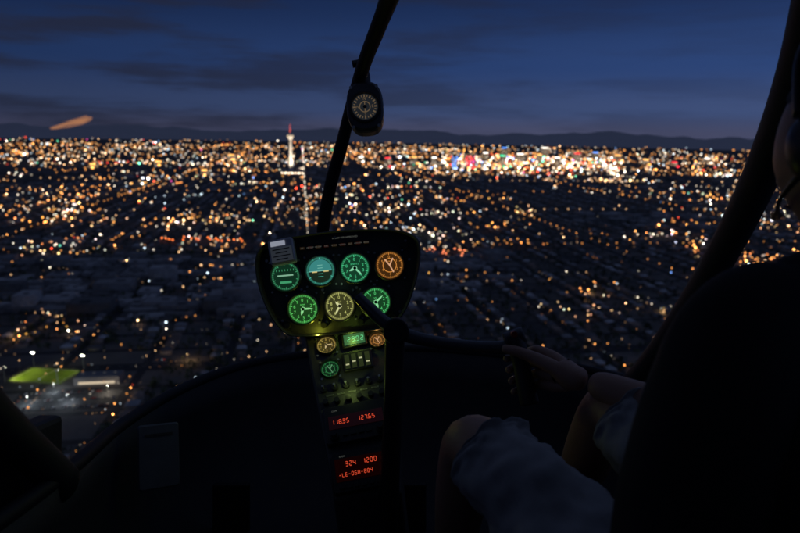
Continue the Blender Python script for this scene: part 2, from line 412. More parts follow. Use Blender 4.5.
# poles
near=(np.hypot(LP[:,0],LP[:,1])<1600)&(LP[:,2]>5); Q=LP[near]; 
pv=np.array([(-.12,-.12,0),(.12,-.12,0),(.12,.12,0),(-.12,.12,0)])
V=np.concatenate([np.r_[Q_+pv*[1,1,0]-[0,0,Q_[2]],Q_+pv*.6] for Q_ in Q]); F=np.concatenate([np.array([(0,1,5,4),(1,2,6,5),(2,3,7,6),(3,0,4,7)])+8*i for i in range(len(Q))])
np_mesh('lamp_posts',V,F,mat('galvanised_steel',(.3,.3,.3),.5,metal=.6))
# real pools of light near some lamps
lp=bpy.data.lights.new('street_lamp_light','POINT'); lp.energy=4800; lp.color=(1,.62,.3); lp.shadow_soft_size=.5
idx=np.where((np.hypot(LP[:,0],LP[:,1])<1300)&(LR<3)&(LP[:,2]>5))[0]
for i in rng.choice(idx,30,replace=False):
    o=bpy.data.objects.new('street_lamp_light',lp); link(o); o.location=(LP[i][0]+1.2,LP[i][1],LP[i][2]-1.2)

# ---------------------------------------------------------------- sports field + car park
turf=mat('turf',(.13,.20,.03),.9,spec=.1,noise_amt=.6,noise_scale=.06)
field=empty('sports_field',Matrix.Translation((-425,705,0))@Matrix.Rotation(R(-6),4,'Z'))
b_=MB(); b_.box((0,0,.2),(66,44,.2)); b_.build('turf',[turf],field)
b_=MB()
for (c,d_) in (((0,-20,.33),(60,.4,.04)),((0,20,.33),(60,.4,.04)),((-30,0,.33),(.4,39,.04)),((30,0,.33),(.4,39,.04)),((0,0,.33),(.4,39,.04))): b_.box(c,d_)
b_.build('line_markings',[paint],field)
steel=mat('mast_steel',(.35,.35,.35),.5,metal=.5); flood=emat('flood_lamp',(1,1,.8),22)
for i,(x,y) in enumerate(((-33,-25),(33,-25),(-33,25),(33,25))):
    b_=MB(); b_.box((x,y,9),(.5,.5,18)); b_.box((x,y,18.5),(4,.4,1.2)); 
    for q in(-1.4,0,1.4): b_.box((x+q,y-.3*(1 if y>0 else -1),18.5),(1.1,.3,1.0),1)
    b_.build('floodlight_mast_%d'%(i+1),[steel,flood],field)
    l=bpy.data.lights.new('floodlight','SPOT'); l.energy=(42000,3000,16000,9000)[i]; l.color=(1,1,.30); l.spot_size=R(95); l.spot_blend=1; l.shadow_soft_size=.6
    o=bpy.data.objects.new('floodlight_%d'%(i+1),l); link(o,field)
    p=Vector((x,y*.93,17.5)); dr=(Vector((x*.55,y*.2,0))-p).to_track_quat('-Z','Y'); o.matrix_local=Matrix.Translation(p)@dr.to_matrix().to_4x4()
cp=empty('car_park',Matrix.Translation((-365,640,0))@Matrix.Rotation(G,4,'Z'))
b_=MB(); b_.box((0,0,.15),(110,60,.3)); b_.build('asphalt_lot',[asph],cp)
b_=MB()
for i in range(-18,19):
    for yy in(-22,-2,18): b_.box((i*2.8,yy,.33),(.12,5,.02))
b_.build('bay_markings',[paint],cp)
b_=MB(); 
for i in range(-18,18):
    for yy in(-22,-2,18):
        if rng.random()<.45:
            x=i*2.8+1.4; mi=int(rng.integers(3))
            b_.box((x,yy,.85),(1.8,4.3,.6),mi); b_.box((x,yy-.2,1.38),(1.55,2.2,.5),3)
            for a in(-.85,.85):
                for c in(-1.3,1.3): b_.box((x+a,yy+c,.62),(.2,.62,.62),3)
b_.build('parked_cars',[mat('car_white',(.7,.7,.7),.3),mat('car_silver',(.3,.31,.33),.3,metal=.5),mat('car_red',(.3,.03,.02),.3),mat('car_glass_rubber',(.02,.02,.02),.2)],cp,bevel=.12)
b_=MB(); b_.box((20,48,4.5),(50,22,9)); b_.box((20,48,9.3),(46,18,.6),1); b_.box((20,36.7,3),(40,.5,2.6),2); 
for q in range(4): b_.box((2+q*12,50,10.4),(3,2.4,1.8),1)
b_.build('store_building',[mat('stucco',(.22,.20,.19),.9),mat('roof_membrane',(.20,.20,.20),.9),emat('shop_windows',(1,.8,.55),.7)],cp)
for i,(x,y,col) in enumerate(((-35,-12,(.75,.9,1)),(5,-12,(.8,.9,1)),(40,10,(1,.85,.65)),(-20,20,(.8,.92,1)))):
    b_=MB(); b_.box((x,y,5),(.25,.25,10)); b_.box((x,y,10.2),(2.2,.5,.3)); b_.box((x,y,9.98),(1.6,.4,.12),1); b_.build('lot_lamp_%d'%(i+1),[steel,flood],cp)
    l=bpy.data.lights.new('lot_light','POINT'); l.energy=13000; l.color=col; l.shadow_soft_size=.4; o=bpy.data.objects.new('lot_light_%d'%(i+1),l); link(o,cp); o.location=(x,y,9.5)

# ---------------------------------------------------------------- observation tower
tw_=empty('observation_tower',Matrix.Translation((-800,4535,0)))
conc=mat('white_concrete',(.72,.70,.66),.8,noise_amt=.1,noise_scale=.05)
b_=MB(); 
def rev(mb,prof,mi,n=24):
    vs=[];fs=[];k=len(prof)
    for i in range(n):
        a=2*math.pi*i/n
        for(rr,z) in prof: vs.append((rr*math.cos(a),rr*math.sin(a),z))
    for i in range(n):
        j=(i+1)%n
        for q in range(k-1): fs.append((i*k+q,j*k+q,j*k+q+1,i*k+q+1))
    mb.add(vs,fs,mi)
rev(b_,[(12,0),(9,60),(7.5,150),(7.5,245)],0)
for k in range(3): # three legs
    a=2*math.pi*k/3+.5; ca,sa=math.cos(a),math.sin(a)
    P=[]
    for (z,rr,w2) in((0,26,6),(40,17,4.5),(100,11,3.4),(190,8.5,2.6),(245,9.5,2.6)):
        for(s1,s2) in((-1,-1),(1,-1),(1,1),(-1,1)): P.append((ca*(rr+s1*w2*.5)-sa*s2*w2*.5,sa*(rr+s1*w2*.5)+ca*s2*w2*.5,z))
    b_.add(P,[(l*4+i,l*4+(i+1)%4,l*4+4+(i+1)%4,l*4+4+i) for l in range(4) for i in range(4)],0)
b_.build('concrete_shaft',[conc],tw_,smooth=False)
b_=MB(); rev(b_,[(8,243),(19,252),(23,260),(23,263)],0); rev(b_,[(23,263),(23,267)],1); rev(b_,[(23,267),(21,272),(21,276)],0); rev(b_,[(21,276),(17,283),(8,286),(6,292)],0); rev(b_,[(3.2,292),(2.6,320)],2); rev(b_,[(1.8,320),(.8,350),(0,351)],2)
b_.build('pod_and_mast',[conc,emat('pod_windows',(1,.75,.45),1.6),emat('red_lit_mast',(1,.12,.07),1.3)],tw_)
b_=MB(); b_.box((25,-20,8),(170,90,16),0); b_.box((60,10,29),(50,34,26),0); b_.box((-50,0,25),(36,50,18),0)
for q in range(7): b_.box((-50+q*24,-65.6,8),(9+8*(q%2),1,6),1)
b_.build('casino_podium',[mat('podium_stucco',(.4,.37,.33),.85,noise_amt=.3,noise_scale=.05),emat('podium_sign',(1,.78,.55),6)],tw_)
for k,(x,y) in enumerate(((-60,-140),(60,-140),(110,-20))):
    l=bpy.data.lights.new('tower_floodlight','SPOT'); l.energy=2.2e6; l.color=(1,.80,.60); l.spot_size=R(65); l.spot_blend=.7; l.shadow_soft_size=2
    o=bpy.data.objects.new('tower_floodlight_%d'%(k+1),l); link(o,tw_); p=Vector((x,y,22)); o.matrix_local=Matrix.Translation(p)@(Vector((0,0,150))-p).to_track_quat('-Z','Y').to_matrix().to_4x4()

# ---------------------------------------------------------------- hotel towers
facade=[mat('hotel_concrete',(.28,.25,.22),.7),mat('hotel_dark_glass',(.05,.05,.06),.2),mat('hotel_cream',(.45,.40,.33),.7)]
wm=[emat('window_warm',(1,.62,.30),1.3),emat('window_white',(1,.85,.65),2.0),emat('window_dim',(1,.5,.2),.4)]
sig={'red':emat('sign_red',(1,.03,.05),3.2),'mag':emat('sign_magenta',(1,.05,.5),2.0),'blue':emat('sign_blue',(.08,.3,1),3.4),'green':emat('sign_green',(.05,1,.45),2.2),'white':emat('sign_white',(1,.88,.75),5),'amber':emat('sign_amber',(1,.45,.10),4)}
def hotel(px,dist,wd,dp,h,rot,fi,sign,full=False,wing=False,lit=.4):
    x=(px-400)/622*dist
    e=empty('hotel_tower',Matrix.Translation((x,dist,0))@Matrix.Rotation(rot,4,'Z'))
    b_=MB(); b_.box((0,0,h/2),(wd,dp,h),0); b_.box((0,0,h+2.5),(wd*.9,dp*.8,5),0); b_.box((0,-dp*.5-15,6),(wd*1.5,dp+30,12),0)
    if wing: b_.box((wd*.5+dp*.5,dp*.9,h*.46),(dp,wd*.9,h*.92),0)
    nf=int(h/7); nc=max(5,int(wd/8))
    for f in range(1,nf):
        for c in range(nc):
            if rng.random()<lit: b_.box((-wd/2+(c+.5)*wd/nc,-dp/2-.1,f*7+3),(wd/nc*.7,.5,3.4),1+int(rng.integers(3)))
        for c in range(max(3,int(dp/8))):
            if rng.random()<lit:
                for s_ in(-1,1): b_.box((s_*(wd/2+.1),-dp/2+(c+.5)*dp/max(3,int(dp/8)),f*7+3),(.5,dp/max(3,int(dp/8))*.7,3.4),1+int(rng.integers(3)))
    if sign:
        if full:
            for q in range(8):
                for z_ in range(5):
                    if rng.random()<.55: b_.box(((q-3.5)*wd*.118,-dp/2-.9,h*(.16+.16*z_)),(wd*.07,.8,h*.12),4 if rng.random()<.7 else 5)
        else: b_.box((0,-dp/2-.9,h-7),(wd*.7,.8,8),4)
        b_.box((wd*.3,-dp-31,12),(wd*.3,1.2,14),4)
    b_.build('tower_block',[facade[fi],wm[0],wm[1],wm[2],sig[sign or 'white'],sig['mag' if sign=='red' else 'blue']],e)
H=[(386,5600,60,24,90,.1,2,'red'),(412,6300,80,22,80,.2,0,'amber'),(432,5800,55,24,95,-.1,2,'white'),(452,5500,50,20,130,0,1,'blue',True),(467,5600,95,30,135,.05,1,'red',True),(482,6400,70,24,130,.2,1,'white',False),(499,5900,70,24,120,-.2,2,'green'),
(516,6900,110,24,110,.3,0,'white',False,True),(535,6300,60,26,125,0,2,'amber'),(553,5900,60,22,110,-.1,2,'white',False),(572,7200,110,24,120,.2,0,'red',False,True),(590,7400,80,24,130,-.3,1,'blue',False),(612,7600,110,24,95,.1,2,'amber',False,True),(640,7000,90,22,70,0,0,'amber'),(668,6600,80,24,62,0,0,'red'),(700,7800,100,24,70,.1,2,'white'),(500,8200,100,26,150,.4,1,'blue'),(540,8600,120,26,150,.1,0,'white'),(360,6500,70,24,62,0,0,'white'),(232,6500,80,24,60,0,2,'amber'),(160,5200,70,24,45,0,0,'amber'),(95,4700,60,24,42,0,0,'amber'),(205,4100,45,22,48,0,2,'amber')]
for h in H: hotel(*h)

# glowing far-off ellipsoid added to stand in for an orange windshield reflection
cm_=bpy.data.materials.new('reflection_glow'); cm_.use_nodes=True; nt=cm_.node_tree; nt.nodes.remove(nt.nodes['Principled BSDF'])
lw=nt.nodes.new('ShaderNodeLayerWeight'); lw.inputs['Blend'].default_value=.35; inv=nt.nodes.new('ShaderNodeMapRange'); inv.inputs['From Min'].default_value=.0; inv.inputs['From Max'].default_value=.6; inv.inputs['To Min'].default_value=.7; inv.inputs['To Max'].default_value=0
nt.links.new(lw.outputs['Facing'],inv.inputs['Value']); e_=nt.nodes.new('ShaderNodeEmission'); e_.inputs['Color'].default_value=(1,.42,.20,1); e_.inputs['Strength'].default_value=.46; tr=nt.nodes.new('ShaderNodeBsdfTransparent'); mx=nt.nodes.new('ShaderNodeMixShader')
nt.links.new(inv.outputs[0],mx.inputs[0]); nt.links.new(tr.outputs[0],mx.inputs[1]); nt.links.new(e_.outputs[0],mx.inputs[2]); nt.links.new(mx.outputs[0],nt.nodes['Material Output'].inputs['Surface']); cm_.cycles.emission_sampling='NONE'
bpy.ops.mesh.primitive_uv_sphere_add(segments=48,ring_count=24); co=bpy.context.object; co.name='reflection_streak'; co.data.materials.append(cm_)
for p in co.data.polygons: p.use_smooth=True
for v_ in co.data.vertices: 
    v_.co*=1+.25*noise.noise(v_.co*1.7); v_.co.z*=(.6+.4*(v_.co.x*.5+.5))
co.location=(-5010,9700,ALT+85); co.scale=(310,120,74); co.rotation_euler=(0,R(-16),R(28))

# ================================================================= HELICOPTER CABIN
blk=mat('black_cabin_trim',(.022,.022,.024),.65,noise_amt=.3,noise_scale=12,bump=.4,bscale=260)
blk2=mat('frame_paint',(.012,.012,.014),.6,spec=.3,noise_amt=.2,noise_scale=30)
carpet=mat('floor_carpet',(.028,.028,.03),.95,noise_amt=.5,noise_scale=60,bump=1,bscale=500)
heli=empty('helicopter',M_cab)
rim=[(-.60,-.45,-.34),(-.61,.2,-.36),(-.575,.75,-.365),(-.57,1.05,-.352),(-.605,1.35,-.344),(-.566,1.6,-.318),(-.463,1.8,-.29),(-.309,1.92,-.276),(-.1,1.98,-.268),(.094,1.96,-.262),(.357,1.86,-.272),(.50,1.74,-.285),(.585,1.6,-.292),(.64,1.35,-.29),(.66,1.0,-.3),(.67,.6,-.31),(.68,.1,-.31),(.68,-.45,-.31)]
RP=catmull(rim,8)
vs=[];rows=9
for p in RP:
    for j in range(rows):
        k=j/(rows-1); ang=k*math.pi/2
        inn=1-.0*k-(1-math.cos(ang))*.28; cx0,cy0=.03,.6
        vs.append((cx0+(p.x-cx0)*inn*(1+.05*math.sin(2*ang)),cy0+(p.y-cy0)*(inn if p.y>cy0 else 1),p.z-(.43+(p.z+.3))*math.sin(ang)))
fs=[(i*rows+j,(i+1)*rows+j,(i+1)*rows+j+1,i*rows+j+1) for i in range(len(RP)-1) for j in range(rows-1)]
me=bpy.data.meshes.new('nose_shell'); me.from_pydata([tuple(v) for v in vs],[],fs); me.materials.append(blk); me.polygons.foreach_set('use_smooth',[True]*len(fs))
o=link(bpy.data.objects.new('nose_shell',me),heli); sm=o.modifiers.new('s','SOLIDIFY'); sm.thickness=.012
tube('windshield_lower_rim',rim,.014,blk2,heli,sub=8)
b_=MB(); b_.box((.03,.55,-.745),(1.45,2.9,.03)); b_.build('cabin_floor',[carpet],heli)
# ribbed floor mat
b_=MB(); b_.box((-.27,1.28,-.722),(.30,.34,.012),0)
for i in range(14):
    for j in range(16): b_.box((-.405+i*.021,1.13+j*.02,-.714),(.012,.012,.005),0)
b_.build('rubber_floor_mat',[mat('rubber',(.07,.07,.075),.4)],heli)
# bow frame and pillars
tube('windshield_centre_bow',[(-.27,1.93,-.26),(-.245,1.86,-.05),(-.218,1.76,.10),(-.19,1.68,.207),(-.15,1.58,.301),(-.113,1.46,.379),(-.078,1.34,.434),(-.043,1.22,.468),(-.014,1.1,.488),(.015,.9,.50),(.03,.75,.51)],[.019,.019,.018,.018,.018,.018,.019,.019,.020,.022,.024],blk2,heli,flat=.8,flat_dir=(0,-1,.5))
tube('door_pillar_1',[(.575,1.62,-.33),(.612,1.55,-.255),(.672,1.45,-.10),(.700,1.35,.030),(.697,1.22,.155),(.680,1.1,.270),(.655,1.0,.37),(.60,.88,.46),(.5,.75,.52)],[.036,.037,.041,.043,.044,.045,.046,.046,.046],blk2,heli,flat=.7,flat_dir=(-1,.3,0))
tube('door_pillar_2',[(-.57,1.06,-.37),(-.60,.9,-.20),(-.625,.76,.0),(-.63,.66,.22),(-.60,.6,.43),(-.5,.58,.52)],.035,blk2,heli,flat=.7,flat_dir=(1,.3,0))
# door panels
for nm,sx,x0,yc,ln,zc,hh in(('door_panel_1',1,.72,.25,1.5,-.52,.42),('door_panel_2',-1,-.64,.33,1.62,-.49,.44)):
    b_=MB(); b_.box((x0,yc,zc),(.05,ln,hh)); b_.build(nm,[blk],heli,bevel=.01)
# roof, rear bulkhead
vs=[];
for j in range(7):
    y=-.75+j*(1.5/6)
    for i in range(13):
        a=-1+2*i/12; vs.append((.03+a*.66,y,.56-.10*abs(a)**3-(.05 if j==6 else 0)))
fs=[(j*13+i,j*13+i+1,(j+1)*13+i+1,(j+1)*13+i) for j in range(6) for i in range(12)]
me=bpy.data.meshes.new('cabin_roof'); me.from_pydata(vs,[],fs); me.materials.append(blk); o=link(bpy.data.objects.new('cabin_roof',me),heli); sm=o.modifiers.new('s','SOLIDIFY'); sm.thickness=.03
b_=MB(); b_.box((.03,-.75,-.1),(1.4,.04,1.36)); b_.build('rear_bulkhead',[blk],heli)
# windshield glazing
gl=bpy.data.materials.new('acrylic_glazing'); gl.use_nodes=True; nt=gl.node_tree; nt.nodes.remove(nt.nodes['Principled BSDF'])
tr=nt.nodes.new('ShaderNodeBsdfTransparent'); tr.inputs[0].default_value=(.96,.975,.98,1)
nt.links.new(tr.outputs[0],nt.nodes['Material Output'].inputs['Surface'])
sel=[p for p in RP if p.y>1.06]; vs=[];rows=14
for i,p in enumerate(sel):
    u=i/(len(sel)-1); top=Vector((-.52+1.1*u,.62+.14*math.sin(u*math.pi),.53))
    for j in range(rows):
        k=j/(rows-1); c=p.lerp(top,k); out=Vector((p.x*.55,max(p.y-.9,0)*.55,.35)); c=c+out*math.sin(k*math.pi)*.42
        vs.append(tuple(c+Vector((0,.03,0))))
fs=[(i*rows+j,(i+1)*rows+j,(i+1)*rows+j+1,i*rows+j+1) for i in range(len(sel)-1) for j in range(rows-1)]
me=bpy.data.meshes.new('windshield'); me.from_pydata(vs,[],fs); me.materials.append(gl); me.polygons.foreach_set('use_smooth',[True]*len(fs)); link(bpy.data.objects.new('windshield',me),heli)
# placard / map pocket on nose wall
b_=MB(); b_.box((0,0,0),(.085,.004,.135),0,bev=.006); b_.box((0,-.004,.045),(.055,.002,.005),1)
b_.build('placard',[mat('placard_plastic',(.085,.09,.10),.5,noise_amt=.4),mat('placard_print',(.03,.03,.03),.6)],heli,Matrix.Translation((-.515,1.33,-.405))@Matrix.Rotation(R(35),4,'Z')@Matrix.Rotation(R(2),4,'Y')@Matrix.Rotation(R(-12),4,'X'))
# pedals
alu=mat('worn_aluminium',(.35,.35,.36),.4,metal=.8,noise_amt=.2)
for i,x in enumerate((.02,.30,-.42)):
    b_=MB(); b_.box((x,1.55,-.60),(.09,.02,.12),0); b_.cyl((x,-.66),.008,1.45,1.7,0); b_.build('rudder_pedal_%d'%(i+1),[blk2],heli,bevel=.004)
# screws/fittings
b_=MB()
for (x,y,z) in((-.50,.93,-.42),(-.40,1.02,-.58),(-.33,1.12,-.70)): b_.cyl((x,z),.008,y-.006,y,0,n=14)
b_.build('fasteners',[alu],heli)

# seats
fab=mat('seat_leather',(.03,.03,.032),.55,noise_amt=.2,bump=.4,bscale=150)
def seat(name,x,y0,wd):
    e=empty(name,M_cab)
    b_=MB(); b_.box((x,y0+.20,-.66),(wd,.5,.12)); b_.build('cushion',[fab],e,bevel=.04)
    b_=MB(); b_.box((0,0,0),(wd,.10,.56)); b_.build('backrest',[fab],e,Matrix.Translation((x,y0,-.38))@Matrix.Rotation(R(10),4,'X'),bevel=.04)
    b_=MB(); b_.box((x,y0+.18,-.73),(wd-.04,.45,.04)); b_.build('seat_base',[blk],e)
seat('pilot_seat',.51,.44,.38); seat('passenger_seat',-.10,-.30,.46)

# ================================================================= INSTRUMENT PANEL
PXM=1.5/622
M_pan=M_cab@Matrix.Translation((-.145,1.5,-.057))@Matrix.Rotation(R(-5.5),4,'Y')
panel=empty('instrument_panel',M_pan)
face=mat('panel_face',(.026,.026,.028),.55,noise_amt=.25,noise_scale=30,bump=.3,bscale=400)
bez=mat('gauge_bezel',(.015,.015,.015),.35)
out=[(-80,30),(-76,46),(-62,55),(-30,58),(0,59),(30,58),(62,54),(80,46),(84,32),(78,5),(66,-22),(54,-36),(40,-42),(0,-43),(-42,-42),(-58,-36),(-70,-18),(-78,8)]
OP=[(p.x*PXM,p.y*PXM) for p in catmull([(a,b,0) for a,b in out],5,True)][::-1]
b_=MB(); b_.prism(OP,[(.20,.80),(.12,.96),(.0,1.0),(-.022,1.0),(-.026,.985),(-.022,.965),(.0,.96)],0,c=(0,.02),cap=True)
b_.build('glareshield_pod',[face],panel,smooth=False)
GD=[(-52.5,19,14.3,(.08,.50,.22),'dim'),(-17.3,21,14.3,(.12,.75,.55),'att'),(17.2,20.5,14.3,(.10,.90,.38),'num'),(52,20,13.6,(1,.38,.07),'amb'),(-38.2,-15.2,14.6,(.18,1,.20),'num'),(-1.5,-15.6,14.3,(.85,.86,.26),'num'),(34.7,-15.2,14.3,(.14,1,.28),'num')]
lab=emat('placard_white',(.75,.8,.7),.10)
def gauge(par,i,u,v,r,col,kind,M=Matrix(),es=1.0,nums=None):
    tick=emat('dial_tick_%d'%i,col,.62*es); fc=emat('dial_face_%d'%i,col,.050*es); halo=emat('dial_halo_%d'%i,col,.20*es); needle=emat('needle_%d'%i,tuple(min(1,c*.7+.22) for c in col),.75*es)
    b_=MB(); c=(u,v)
    b_.ring(c,[(r*1.16,-.001),(r*1.14,-.009),(r*1.06,-.011),(r*1.0,-.008),(r*.97,-.002)],0)
    b_.cyl(c,r*.99,-.0015,-.0025,1)
    b_.ring(c,[(r*.97,-.003),(r*.84,-.0030)],2)
    for sx in(-1,1):
        for sz in(-1,1): b_.cyl((u+sx*r*1.02,v+sz*r*1.02),.0028,-.004,-.0005,5,n=10)
    nt_=40 if kind!='att' else 12
    for k in range(nt_):
        a=2*math.pi*k/nt_; major=k%4==0
        ln=r*(.17 if major else .09); w_=r*(.045 if major else .02); rr=r*.93-ln/2
        b_.box((0,0,rr),(w_,.0006,ln),3,Matrix.Translation((u,-.0036,v))@Matrix.Rotation(-a,4,'Y'))
    mats=[bez,fc,halo,tick,needle,alu]
    if kind=='att':
        # sky / ground halves, horizon bar, aircraft symbol
        n=24; vs=[(u+r*.80*math.cos(math.pi*k/n),-.0042,v+r*.80*math.sin(math.pi*k/n)) for k in range(n+1)]; b_.add(vs,[tuple(range(n+1))],6)
        vs=[(u+r*.80*math.cos(-math.pi*k/n),-.0042,v+r*.80*math.sin(-math.pi*k/n)) for k in range(n+1)]; b_.add(vs,[tuple(range(n+1))],7)
        b_.box((u,-.0050,v),(r*1.58,.0006,r*.04),4)
        for q in(.2,.4): b_.box((u,-.0050,v+r*q),(r*.35,.0006,r*.03),4); b_.box((u,-.0050,v-r*q),(r*.35,.0006,r*.03),3)
        b_.box((u-r*.4,-.0058,v-r*.05),(r*.35,.0008,r*.08),8); b_.box((u+r*.4,-.0058,v-r*.05),(r*.35,.0008,r*.08),8)
        mats+= [emat('attitude_sky',(.10,.56,.52),.40),emat('attitude_ground',(.06,.14,.07),.14),emat('aircraft_symbol',(1,.8,.3),.6)]
    elif kind=='dim':
        b_.box((u,-.0045,v+r*.05),(r*1.1,.0006,r*.10),4); b_.box((u,-.0045,v-r*.42),(r*.8,.0006,r*.16),3)
        for q in range(7): b_.box((u-r*.6+q*r*.2,-.0045,v+r*.42),(r*.03,.0006,r*.14),3)
    elif kind=='amb':
        # dual-needle tachometer: concentric arcs + crossing needles
        b_.ring(c,[(r*.52,-.0042),(r*.46,-.0042)],3)
        for a in(.5,-.6,2.7): b_.box((0,0,r*.28),(r*.09,.0008,r*.6),4,Matrix.Translation((u,-.0048,v))@Matrix.Rotation(a,4,'Y'))
    else:
        a=[.9,-2.1,2.4,-.7,1.6,3.7][i%6]
        for (aa,ll,ww) in((a,.70,.07),(a+1.9,.45,.09)):
            b_.add([(-r*ww,0,-r*.15),(r*ww,0,-r*.15),(r*ww*.9,0,r*ll*.6),(0,0,r*ll),(-r*ww*.9,0,r*ll*.6)],[(0,1,2,3,4)],4,Matrix.Translation((u,-.0052,v))@Matrix.Rotation(aa,4,'Y'))
        b_.cyl(c,r*.11,-.0058,-.003,0,n=16)
    b_.build('gauge_%d'%i,mats,par,M)
    if kind in('num','amb'):
        for k in range(10 if kind=='num' else 6):
            nn=10 if kind=='num' else 6; a=2*math.pi*k/nn
            text(str(k),r*.30,tick,par,u+r*.60*math.sin(a),-.0046,v+r*.60*math.cos(a),M,name='numeral_%d_%d'%(i,k))
        text({2:'KNOTS',4:'RPM',5:'ALT',6:'VSI'}.get(i,'MAP'),r*.17,tick,par,u,-.0046,v+r*.28,M,name='legend_%d'%i)
for i,(u,v,r,col,kind) in enumerate(GD): gauge(panel,i,u*PXM,v*PXM,r*PXM,col,kind)
# annunciator row, labels, adjustment knobs, screws
b_=MB()
for k in range(9):
    b_.box(((-33+k*8.0)*PXM,-.003,45*PXM),(6.2*PXM,.006,4.2*PXM),0,bev=.002); b_.box(((-33+k*8.0)*PXM,-.0068,45*PXM),(4.6*PXM,.001,2.6*PXM),1+(k%2))
for (u,v) in((-70,36),(-69,49),(70,43),(72,24),(-60,-25),(58,-27),(0,53),(-17,2),(17,1),(35,2),(-35,2)): b_.cyl((u*PXM,v*PXM),.0035,-.003,0,3,n=12)
for (u,v) in((-55,-30),(-19,-33),(18,-33),(50,-31),(69,38)): b_.cyl((u*PXM,v*PXM),.007,-.014,0,4,n=18,r2=.0085)
b_.build('annunciator_row',[bez,mat('lens_amber',(.20,.12,.05),.3,emit=(1,.5,.2),es=.012),mat('lens_red',(.18,.05,.04),.3,emit=(1,.2,.1),es=.012),alu,bez],panel)
for k,s_ in enumerate(('OIL','MR TEMP','MR CHIP','FUEL','TR CHIP','CLUTCH','ALT','LOW RPM','BRAKE')): text(s_,.0042,lab,panel,(-33+k*8)*PXM,-.0078,45*PXM,name='annunciator_text_%d'%k)
text('NIGHT VFR APPROVED',.006,lab,panel,10*PXM,-.001,52*PXM,name='placard_text')
# small camera/GPS box clipped at top left of the pod
b_=MB(); b_.box((0,0,0),(.060,.022,.060),0,bev=.006); b_.box((0,-.0125,-.008),(.050,.002,.034),1); b_.box((-.006,-.0125,.019),(.034,.002,.011),2)
for k in range(4): b_.box((0,-.0145,.004-k*.008),(.040-(k%2)*.012,.001,.0022),3)
b_.build('clip_on_display',[mat('silver_case',(.40,.40,.42),.35,metal=.3),mat('lcd',(.16,.18,.20),.25,emit=(.6,.7,.8),es=.03),mat('case_label',(.6,.6,.6),.5,emit=(.8,.85,1),es=.30),mat('lcd_text',(.03,.03,.03),.5)],panel,Matrix.Translation((-51*PXM,-.032,43*PXM))@Matrix.Rotation(R(-5),4,'Y')@Matrix.Rotation(R(-10),4,'X'))

# ================================================================= CENTRE CONSOLE
M_con=M_pan@Matrix.Translation((0,.008,-.104))
con=empty('radio_console',M_con)
th=math.atan2(.23,.316); FM=Matrix.Rotation(-th,4,'X')@Matrix.Rotation(R(-5.5),4,'Y')     # console face frame, leaning towards the pilot's side
Lf=.391
b_=MB()
w0,w1,sh=.098,.070,.040
vs=[(-w0,0,0),(w0,0,0),(w1+sh,-.23,-.316),(-w1+sh,-.23,-.316),(-w0,.14,0),(w0,.14,0),(w1+sh,.14,-.56),(-w1+sh,.14,-.56),(w1+sh,-.20,-.56),(-w1+sh,-.20,-.56)]
b_.add(vs,[(0,3,2,1),(3,9,8,2),(0,4,7,9,3),(1,2,8,6,5),(0,1,5,4),(4,5,6,7)],0)
b_.build('console_body',[mat('console_paint',(.05,.05,.05),.5,noise_amt=.3,noise_scale=40,bump=.3,bscale=400)],con,bevel=.006)
def S(t): return -Lf*t
gauge(con,10,-.046,S(.07),.023,(.95,.66,.16),'num',FM,.8)
gauge(con,11,-.044,S(.235),.021,(.12,.8,.24),'amb',FM,.40)
gauge(con,12,.076,S(.10),.019,(1,.42,.10),'amb',FM,.7)
digR=emat('red_led_digits',(1,.10,.04),.80); digG=emat('green_lcd_digits',(.2,1,.4),.7); redl=emat('red_lamp',(1,.14,.05),2.2)
b_=MB()
b_.box((.022,-.004,S(.07)),(.060,.010,.038),0,FM,bev=.003); b_.box((.022,-.0098,S(.07)),(.050,.001,.028),1,FM)
# vertical engine gauges block
b_.box((.022,-.004,S(.215)),(.070,.010,.046),0,FM,bev=.003)
for k in range(4): 
    b_.box((-.002+k*.016,-.0096,S(.215)),(.011,.001,.036),2,FM); b_.box((-.002+k*.016,-.0106,S(.215)-.008+.006*(k%3)),(.008,.001,.003),3,FM)
# switch rows
for k in range(6): b_.cyl((-.064+k*.026,S(.36)),.0075,-.010,0,4,FM,n=18); b_.cyl((-.064+k*.026,S(.36)),.0028,-.024,-.010,5,FM,n=10,r2=.002)
for k in range(6): b_.cyl((-.062+k*.0255,S(.445)),.0062,-.014,0,4,FM,n=16,r2=.007)
for k in range(5): b_.box((-.052+k*.026,-.0012,S(.40)),(.017,.001,.004),6,FM)
# nav/com radio
b_.box((0,-.008,S(.60)),(.138,.020,.086),0,FM,bev=.004); b_.box((0,-.0185,S(.59)),(.120,.002,.030),7,FM)
for sx in(-1,1): b_.cyl((sx*.050,S(.67)),.010,-.030,-.018,4,FM,n=20); b_.cyl((sx*.050,S(.67)),.0065,-.042,-.030,4,FM,n=20)
for k in range(4): b_.box((-.026+k*.017,-.0205,S(.665)),(.012,.004,.008),4,FM)
